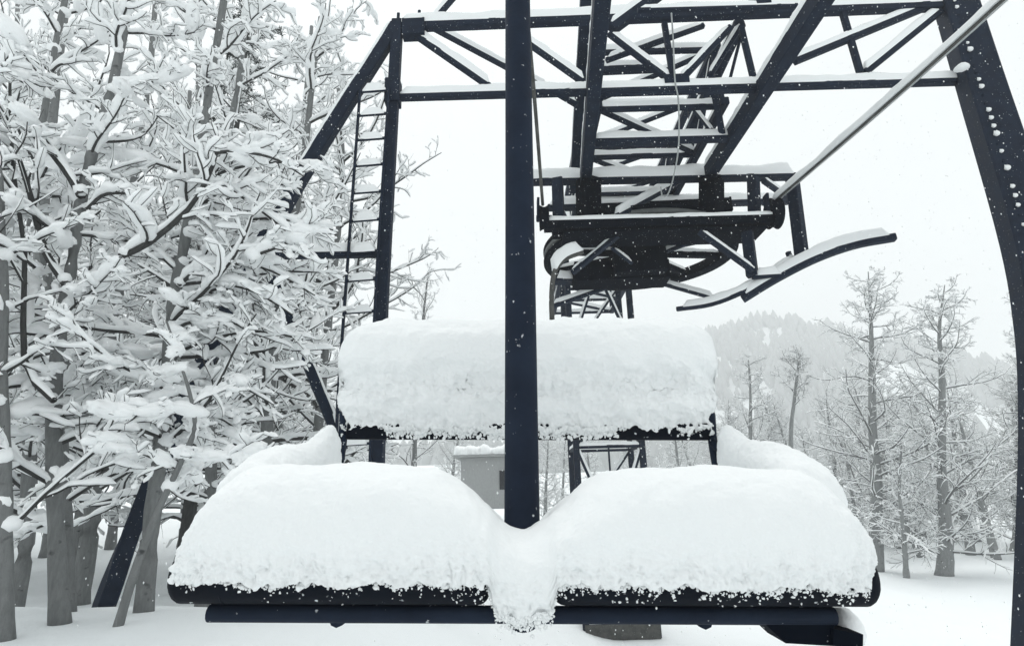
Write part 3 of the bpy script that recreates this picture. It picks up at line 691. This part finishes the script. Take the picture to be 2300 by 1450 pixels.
def make_tree(name, label, trunk, r0, r1, seed, nb=22, blen=1.3, bang=62, t0=0.18, t1=0.97, m2=7, m3=4, amt=0.05, limbs=(), group=None, cat='tree',
              n1=11, n2=8, n3=5, up=0.16, l2=0.42, l3=0.36, decay=0.55, bark=None, wig=0.13, ksn=7, pads=190, rmin=0.0026):
    rg = np.random.RandomState(seed); tr = spline(trunk, 34)
    tt = np.linspace(0, 1, 34); rad = r0 + (r1 - r0) * tt ** 0.9; rad = rad * (1 + 0.05 * rg.normal(size=34)); rad[:3] *= np.array([1.12, 1.05, 1.02])
    root = empty(name, tr[0], label, cat, group)
    V, Q = tube1(tr, rad, 14, True); part('trunk', V, Q, bark or BARK, root)
    wood, sn = [], []
    C1, R1, _ = grow(tr[None], rad[None], nb, t0, t1, blen, bang, n1, rg, up=up, wig=wig * 0.8, rr=0.5, decay=decay, az=True, rmin=rmin)
    for pts, r in limbs:
        c = spline(pts, n1)[None]; C1 = np.concatenate([C1, c]); R1 = np.concatenate([R1, (r * (1 - 0.6 * np.linspace(0, 1, n1)))[None]])
    L1 = np.linalg.norm(np.diff(C1, axis=1), axis=2).sum(1)
    C2, R2, _ = grow(C1, R1, m2, 0.12, 0.98, L1 * l2, 48, n2, rg, flat=0.55, up=up * 0.6, wig=wig, rr=0.6, decay=0.45, rmin=rmin * 0.9)
    L2 = np.linalg.norm(np.diff(C2, axis=1), axis=2).sum(1)
    C3, R3, _ = grow(C2, R2, m3, 0.15, 0.98, L2 * l3 + 0.03, 50, n3, rg, flat=0.7, up=up, wig=wig * 1.2, rr=0.7, decay=0.3, rmin=rmin * 0.8)
    wood += [tubes(C1, R1, 6), tubes(C2, R2, 4)]
    if len(C3): wood.append(tubes(C3, R3, 3))
    sn += snow_on(C1, R1, amt, rg, ksn + 1) + snow_on(C2, R2, amt * 0.85, rg, ksn) + snow_on(C3, R3, amt * 0.7, rg, max(5, ksn - 1))
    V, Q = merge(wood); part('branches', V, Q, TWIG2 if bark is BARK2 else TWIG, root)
    # a mound of snow in each fork
    for i in range(0, len(C1), 2):
        sn.append(blob(C1[i, 0] + np.array([0, 0, 0.02]) + (C1[i, 1] - C1[i, 0]) * 0.35, amt * rg.uniform(0.4, 0.9), seed * 100 + i, (1, 1, 0.85), 0.3, 6, 8))
    # soft pads where twigs catch the snow
    for i in range(pads):
        src_ = C2 if rg.rand() < 0.7 else C1; a_ = rg.randint(len(src_)); b_ = rg.randint(1, src_.shape[1] - 1); tg_ = src_[a_, b_ + 1] - src_[a_, b_ - 1]
        if abs(tg_[2]) > 0.42 * np.linalg.norm(tg_): continue
        rr_s = amt * rg.uniform(0.45, 1.0); th_ = math.atan2(tg_[1], tg_[0]); bv, bq = blob((0, 0, 0), rr_s, seed * 31 + i, (rg.uniform(1.3, 2.6), 0.95, 0.78), 0.62, 9, 14)
        cs_, sn_ = math.cos(th_), math.sin(th_); bv = bv @ np.array([[cs_, sn_, 0], [-sn_, cs_, 0], [0, 0, 1.0]])
        bv[:, 2] += bv[:, 0] * 0 + ((bv[:, :2] @ np.array([cs_, sn_])) * tg_[2] / max(np.linalg.norm(tg_[:2]), 1e-6)); sn.append((bv + src_[a_, b_] + np.array([0, 0, rr_s * 0.45]), bq))
    V, Q = merge(sn); part('snow_load', V, Q, SNOWF, root)
    return root
def copy_tree(src, loc, rz, sc, label, group):
    r = src.copy(); C.objects.link(r); r.location = loc; r.rotation_euler = (0, 0, rz); r.scale = (sc, sc, sc * random.uniform(0.9, 1.12)); r['label'] = label; r['group'] = group
    for ch in src.children:
        c = ch.copy(); C.objects.link(c); c.parent = r
    return r
def px(lst, Y): return [P(a, b, Y) for a, b in lst]
def foot(pts):
    """carry the first point of a stem down to the ground"""
    p = np.array(pts[0]); return [np.array([p[0], p[1], float(ground_z(p[0], p[1])) - 0.05])] + list(pts[1:]) if p[2] - ground_z(p[0], p[1]) < 0.35 else [np.array([p[0] + 0.02, p[1], float(ground_z(p[0], p[1])) - 0.05])] + list(pts)
# nearest aspens, left
rl = np.random.RandomState(88); LIMB_R = []
for y0, ln in ((1010, 120), (930, 200), (865, 240), (800, 300), (742, 190), (700, 330), (640, 260), (585, 300), (530, 330), (470, 250), (410, 300)):
    x0 = np.interp(y0, [380, 490, 610, 720, 850, 1020], [446, 426, 402, 385, 377, 358]); Yd = 3.72 + rl.uniform(-0.1, 0.25); a = rl.uniform(-0.35, 0.25)
    LIMB_R.append((px([(x0, y0), (x0 + ln * 0.3, y0 - 18 + ln * 0.3 * a), (x0 + ln * 0.65, y0 - 14 + ln * 0.65 * a), (x0 + ln, y0 + 25 + ln * a)], Yd), 0.013))
make_tree('aspen_tree', 'near forked aspen whose left limb carries the thickest snow', foot(px([(140, 1395), (126, 1180), (121, 1000), (124, 850), (140, 720), (160, 600), (184, 440), (214, 320), (246, 220), (268, 120), (292, 0), (320, -160)], 3.45)), 0.047, 0.026, 11,
          nb=20, blen=1.0, amt=0.062, m2=8, m3=5, t0=0.10, limbs=[(px([(184, 440), (150, 385), (95, 320), (30, 272), (-60, 235)], 3.35), 0.030), (px([(195, 470), (232, 438), (285, 434), (335, 440)], 3.4), 0.014), (px([(150, 640), (100, 560), (66, 430), (20, 285)], 3.3), 0.026), (px([(122, 900), (60, 830), (52, 700), (56, 560), (34, 420), (22, 250), (25, 120)], 3.2), 0.018)])
make_tree('aspen_tree', 'slender grey aspen leaning right in front of the sloping steel leg', foot(px([(322, 1385), (340, 1180), (358, 1020), (377, 850), (385, 720), (402, 610), (426, 490), (446, 380), (470, 200), (500, 20), (520, -150)], 3.75)), 0.052, 0.026, 12,
          nb=22, blen=1.15, amt=0.062, m2=9, m3=5, t0=0.12, limbs=[(px([(270, 575), (335, 545), (420, 472), (465, 402), (487, 340), (486, 285)], 3.3), 0.022), (px([(487, 342), (550, 342), (620, 358), (682, 396)], 3.3), 0.012), (px([(400, 640), (450, 606), (540, 590)], 3.6), 0.016), (px([(470, 400), (540, 440), (620, 500), (690, 560)], 3.5), 0.012), (px([(560, 578), (640, 548), (700, 505), (745, 475)], 3.5), 0.010), (px([(360, 980), (280, 955), (190, 950), (120, 955)], 3.6), 0.014)] + LIMB_R)
make_tree('aspen_tree', 'bare leaning stem crossing the base of the grey aspen', foot(px([(264, 1392), (300, 1290), (345, 1170), (400, 1050), (436, 965), (428, 890), (400, 800), (374, 720)], 3.3)), 0.024, 0.006, 13, nb=9, blen=0.6, amt=0.05, t0=0.3, cat='sapling')
make_tree('aspen_tree', 'thick aspen trunk cut off by the left picture edge', foot(px([(20, 1372), (4, 1100), (-4, 850), (0, 640), (-10, 400), (-30, 100), (-40, -100)], 3.1)), 0.050, 0.028, 14, nb=20, blen=0.95, amt=0.066, t0=0.1)
make_tree('aspen_tree', 'thin second stem close beside the forked aspen', foot(px([(158, 1390), (150, 1150), (142, 980), (150, 850), (110, 640), (80, 420), (120, 130), (146, 0), (170, -130)], 3.9)), 0.034, 0.020, 15, nb=24, blen=1.1, amt=0.064, t0=0.1)
make_tree('aspen_tree', 'mid aspen with short broken trunk showing left of the ladder', foot(px([(598, 1120), (601, 930), (612, 810), (625, 690), (648, 560), (680, 380), (700, 200), (720, 40)], 6.6)), 0.085, 0.03, 16, nb=34, blen=2.1, amt=0.062, m2=8)
make_tree('aspen_tree', 'mid aspen standing behind the forked pair near bright snow', foot(px([(204, 1180), (214, 1050), (236, 900), (262, 700), (290, 480), (330, 220), (350, 0)], 7.2)), 0.10, 0.035, 17, nb=34, blen=2.0, amt=0.062, m2=8)
make_tree('aspen_tree', 'mid aspen whose twigs reach right past the ladder', foot(px([(700, 1150), (720, 900), (740, 700), (760, 520), (770, 380), (760, 200)], 8.4)), 0.085, 0.03, 18, nb=36, blen=2.1, amt=0.050, m2=8, decay=0.35)
make_tree('aspen_tree', 'tall mid aspen rising to the top left corner', foot(px([(60, 1200), (70, 900), (90, 560), (120, 250), (150, 0), (170, -150)], 6.0)), 0.08, 0.03, 19, nb=34, blen=1.9, amt=0.060, m2=8)
make_tree('aspen_tree', 'mid aspen filling the gap under the bent leg', foot(px([(470, 1180), (475, 950), (470, 700), (490, 420), (540, 160), (560, -60)], 6.4)), 0.07, 0.03, 20, nb=36, blen=1.9, amt=0.060, m2=8)
make_tree('aspen_tree', 'back row aspen behind the horizontal tie beam', foot(px([(420, 1130), (430, 800), (440, 400), (450, 0)], 10.5)), 0.11, 0.04, 21, nb=38, blen=2.9, amt=0.070, m2=8)
make_tree('aspen_tree', 'back row aspen at the far left', foot(px([(10, 1130), (20, 800), (30, 400), (40, 0)], 10.0)), 0.11, 0.04, 22, nb=38, blen=2.9, amt=0.070, m2=8)
make_tree('aspen_tree', 'back row aspen with fan of bare twigs right of the sloping leg', foot(px([(610, 1130), (650, 700), (680, 300), (700, 60)], 12.0)), 0.12, 0.04, 23, nb=40, blen=3.0, amt=0.065, m2=8)
make_tree('aspen_tree', 'short bare aspen poking up above the backrest snow', foot(px([(930, 1100), (935, 900), (950, 720), (962, 610)], 15.0)), 0.08, 0.02, 24, nb=24, blen=1.5, amt=0.03, m2=6, bang=45)
# spruce tucked among the aspens
def spruce(label, base, h, seed):
    rg = np.random.RandomState(seed); base = np.array(base); root = empty('spruce_tree', base, label, 'tree')
    tr = np.array([base + np.array([0, 0, h * k / 12]) for k in range(13)]); V, Q = tube1(tr, np.linspace(0.10, 0.02, 13), 8); part('trunk', V, Q, TWIG, root)
    C1, R1, _ = grow(tr[None], np.linspace(0.10, 0.02, 13)[None], 70, 0.25, 0.99, 1.5, 95, 7, rg, up=0.05, wig=0.06, rr=0.3, decay=0.75, az=True)
    C2, R2, _ = grow(C1, R1, 8, 0.15, 0.98, np.linalg.norm(C1[:, -1] - C1[:, 0], axis=1) * 0.4, 50, 5, rg, flat=0.3, up=-0.1, wig=0.08, rr=0.6)
    C3, R3, _ = grow(C2, R2, 14, 0.05, 1.0, np.full(len(C2), 0.075), 55, 2, rg, flat=1.0, up=0, wig=0.05, rr=1.0, rmin=0.006, decay=0.1)
    V, Q = merge([tubes(C1, R1, 5), tubes(C2, R2, 4)]); part('branches', V, Q, TWIG, root)
    V, Q = tubes(C3, R3, 3); part('needles', V, Q, NEEDLE, root)
    V, Q = merge(snow_on(C1, R1, 0.10, rg, 7) + snow_on(C2, R2, 0.095, rg, 6)); part('snow_load', V, Q, SNOWF, root)
b = P(505, 500, 8.2); spruce('snow-choked dark spruce showing between the upper aspen branches', (b[0], b[1], float(ground_z(b[0], b[1])) - 0.1), P(505, 20, 8.2)[2] + 0.6 - float(ground_z(b[0], b[1])), 31)
# right-hand aspens in the haze
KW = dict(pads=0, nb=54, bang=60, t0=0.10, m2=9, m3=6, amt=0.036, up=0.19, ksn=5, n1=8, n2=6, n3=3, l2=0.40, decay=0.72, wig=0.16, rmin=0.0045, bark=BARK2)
def on(px_, py_, Y): p = P(px_, py_, Y); return np.array([p[0], p[1], float(ground_z(p[0], p[1])) - 0.05])
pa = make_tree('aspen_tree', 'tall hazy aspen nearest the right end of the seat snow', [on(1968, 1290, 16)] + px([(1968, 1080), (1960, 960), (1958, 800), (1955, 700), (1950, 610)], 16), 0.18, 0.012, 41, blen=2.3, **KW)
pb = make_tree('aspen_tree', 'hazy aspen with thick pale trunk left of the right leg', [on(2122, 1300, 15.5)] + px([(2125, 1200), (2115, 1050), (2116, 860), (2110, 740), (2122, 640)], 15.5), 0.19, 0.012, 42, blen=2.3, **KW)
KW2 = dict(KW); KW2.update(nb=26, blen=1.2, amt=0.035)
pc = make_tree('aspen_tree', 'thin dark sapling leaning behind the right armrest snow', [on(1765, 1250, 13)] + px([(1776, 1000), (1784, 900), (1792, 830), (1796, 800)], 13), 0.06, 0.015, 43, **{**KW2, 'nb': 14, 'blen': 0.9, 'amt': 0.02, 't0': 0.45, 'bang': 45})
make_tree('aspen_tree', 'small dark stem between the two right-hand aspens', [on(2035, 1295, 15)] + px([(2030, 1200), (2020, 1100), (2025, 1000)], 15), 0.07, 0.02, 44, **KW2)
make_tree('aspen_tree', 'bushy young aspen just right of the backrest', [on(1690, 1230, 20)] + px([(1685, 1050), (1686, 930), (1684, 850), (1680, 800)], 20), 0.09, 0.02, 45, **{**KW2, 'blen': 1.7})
# hazy copies filling the wood behind: alike and far
rg = np.random.RandomState(9)
spots = [(1620, 21, .62), (1745, 22, .66), (1840, 20, .60), (1890, 23, .78), (1925, 19, .52), (2010, 21, .74), (2060, 19, .62), (2075, 25, .86), (2170, 19, .72), (2190, 23, .85), (2225, 18, .66), (2270, 20, .78), (2320, 19, .80), (2400, 18, .85), (2480, 22, .9), (1800, 27, .80), (1960, 29, .90), (2120, 29, .92), (1660, 28, .72), (1540, 26, .70), (1480, 30, .72), (1340, 29, .70), (1220, 27, .62), (1600, 34, .85), (1720, 34, .8), (1260, 33, .75), (1000, 30, .70), (1420, 36, .8), (2560, 20, 1.0)] + [(1580 + 47 * k + 20 * (k % 3), 21 + 1.7 * (k % 5), .42 + .07 * (k % 4)) for k in range(17)]
ORD = ['first', 'second', 'third', 'fourth', 'fifth', 'sixth', 'seventh', 'eighth', 'ninth', 'tenth', 'eleventh', 'twelfth', 'thirteenth', 'fourteenth', 'fifteenth', 'sixteenth', 'seventeenth', 'eighteenth', 'nineteenth', 'twentieth']
def place_label(x, xs_, buckets):
    for lo, hi, phrase in buckets:
        if lo <= x < hi:
            return phrase + ', ' + ORD[sorted(v for v in xs_ if lo <= v < hi).index(x)] + ' from the left'
BUCK = [(-999, 1600, 'pale hazy aspen glimpsed under the backrest'), (1600, 1960, 'pale hazy aspen between the backrest and the tall hazy aspen'), (1960, 2120, 'pale hazy aspen between the two tall hazy aspens'), (2120, 9999, 'pale hazy aspen beyond the thick pale trunk')]
BUCK2 = [(-999, 200, 'snow-laden thicket aspen behind the forked aspen'), (200, 600, 'snow-laden thicket aspen behind the leaning grey aspen'), (600, 9999, 'snow-laden thicket aspen behind the ladder')]
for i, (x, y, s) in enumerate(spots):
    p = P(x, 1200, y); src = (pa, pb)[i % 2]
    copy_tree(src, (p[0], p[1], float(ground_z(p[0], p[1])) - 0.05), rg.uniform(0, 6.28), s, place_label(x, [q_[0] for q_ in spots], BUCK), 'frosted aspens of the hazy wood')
src = [o for o in C.objects if o.name.startswith('aspen_tree') and o.get('label', '').startswith('mid aspen whose')][0]
src2 = [o for o in C.objects if o.get('label', '').startswith('mid aspen standing')][0]
spots2 = [(-60, 9, 1.0), (120, 12, 1.1), (260, 13, 1.15), (340, 9.5, .95), (540, 9.2, 1.0), (520, 14, 1.2), (180, 9, 1.0), (700, 15, 1.05), (40, 15, 1.3), (800, 19, .9), (640, 18, 1.1), (-180, 8, 1.1), (-120, 13, 1.2)]
for i, (x, y, s) in enumerate(spots2):
    p = P(x, 1150, y); copy_tree((src, src2)[i % 2], (p[0], p[1], float(ground_z(p[0], p[1])) - 0.05), rg.uniform(0, 6.28), s, place_label(x, [q_[0] for q_ in spots2], BUCK2), 'aspens of the left thicket')

# twiggy shrub seen under the seat
make_tree('shrub', 'small twiggy shrub in the snow seen below the seat', [on(1110, 1440, 8), P(1110, 1420, 8), P(1112, 1390, 8), P(1108, 1360, 8)], 0.012, 0.005, 51, nb=16, blen=0.45, bang=30, t0=0.05, m2=4, m3=2, amt=0.012, cat='shrub', decay=0.3)

# ---------------------------------------------------------------- falling snow
rg = np.random.RandomState(77); n = 9000
fp = np.stack([rg.uniform(-5, 6.5, n), rg.uniform(1.0, 9, n), rg.uniform(0.5, 8.5, n)], 1); fr_ = rg.uniform(0.0022, 0.0052, n) * np.clip(fp[:, 1] / 3.0, 0.45, 1.3)
oc = np.array([(1, 0, 0), (0, 1, 0), (-1, 0, 0), (0, -1, 0), (0, 0, 1.5), (0, 0, -1.5)], float)
V = fp[:, None] + oc[None] * fr_[:, None, None] * rg.uniform(0.7, 1.3, (n, 6, 1))
q = np.array([(0, 1, 4, 4), (1, 2, 4, 4), (2, 3, 4, 4), (3, 0, 4, 4), (1, 0, 5, 5), (2, 1, 5, 5), (3, 2, 5, 5), (0, 3, 5, 5)])
tri = q[:, :3]; fc = (tri[None] + (np.arange(n) * 6)[:, None, None]).reshape(-1, 3)
me = bpy.data.meshes.new('falling_snow'); me.vertices.add(n * 6); me.vertices.foreach_set('co', V.astype(np.float32).ravel())
me.loops.add(fc.size); me.loops.foreach_set('vertex_index', fc.astype(np.int32).ravel()); me.polygons.add(len(fc)); me.polygons.foreach_set('loop_start', np.arange(0, fc.size, 3, dtype=np.int32)); me.polygons.foreach_set('loop_total', np.full(len(fc), 3, np.int32)); me.update(calc_edges=True)
fs = link('falling_snow', me, SNOWF); tag(fs, 'fine snowflakes drifting down across the dark steel', 'snowflakes', kind='stuff')

# ---------------------------------------------------------------- haze: one closed box of even, pale air round everything
HX0, HX1, HY0, HY1, HZ0, HZ1 = -1220, 1220, -60, 1020, -6.0, float(max(hill_z(hx[:, None] + 0 * hy[None], hy[None] + 0 * hx[:, None]).max() + 14.0, 40.0))
hv = [(x, y, z) for x in (HX0, HX1) for y in (HY0, HY1) for z in (HZ0, HZ1)]
hq = [(0, 1, 3, 2), (4, 6, 7, 5), (0, 4, 5, 1), (2, 3, 7, 6), (0, 2, 6, 4), (1, 5, 7, 3)]
m = bpy.data.materials.new('snowy_air'); m.use_nodes = True; t = m.node_tree; t.nodes.clear()
pv = t.nodes.new('ShaderNodeVolumePrincipled'); pv.inputs['Color'].default_value = (0.97, 0.985, 0.99, 1); pv.inputs['Density'].default_value = 0.0027
mo = t.nodes.new('ShaderNodeOutputMaterial'); t.links.new(pv.outputs[0], mo.inputs['Volume'])
hz = link('haze', mesh('haze', hv, hq, False), m); tag(hz, kind='stuff')
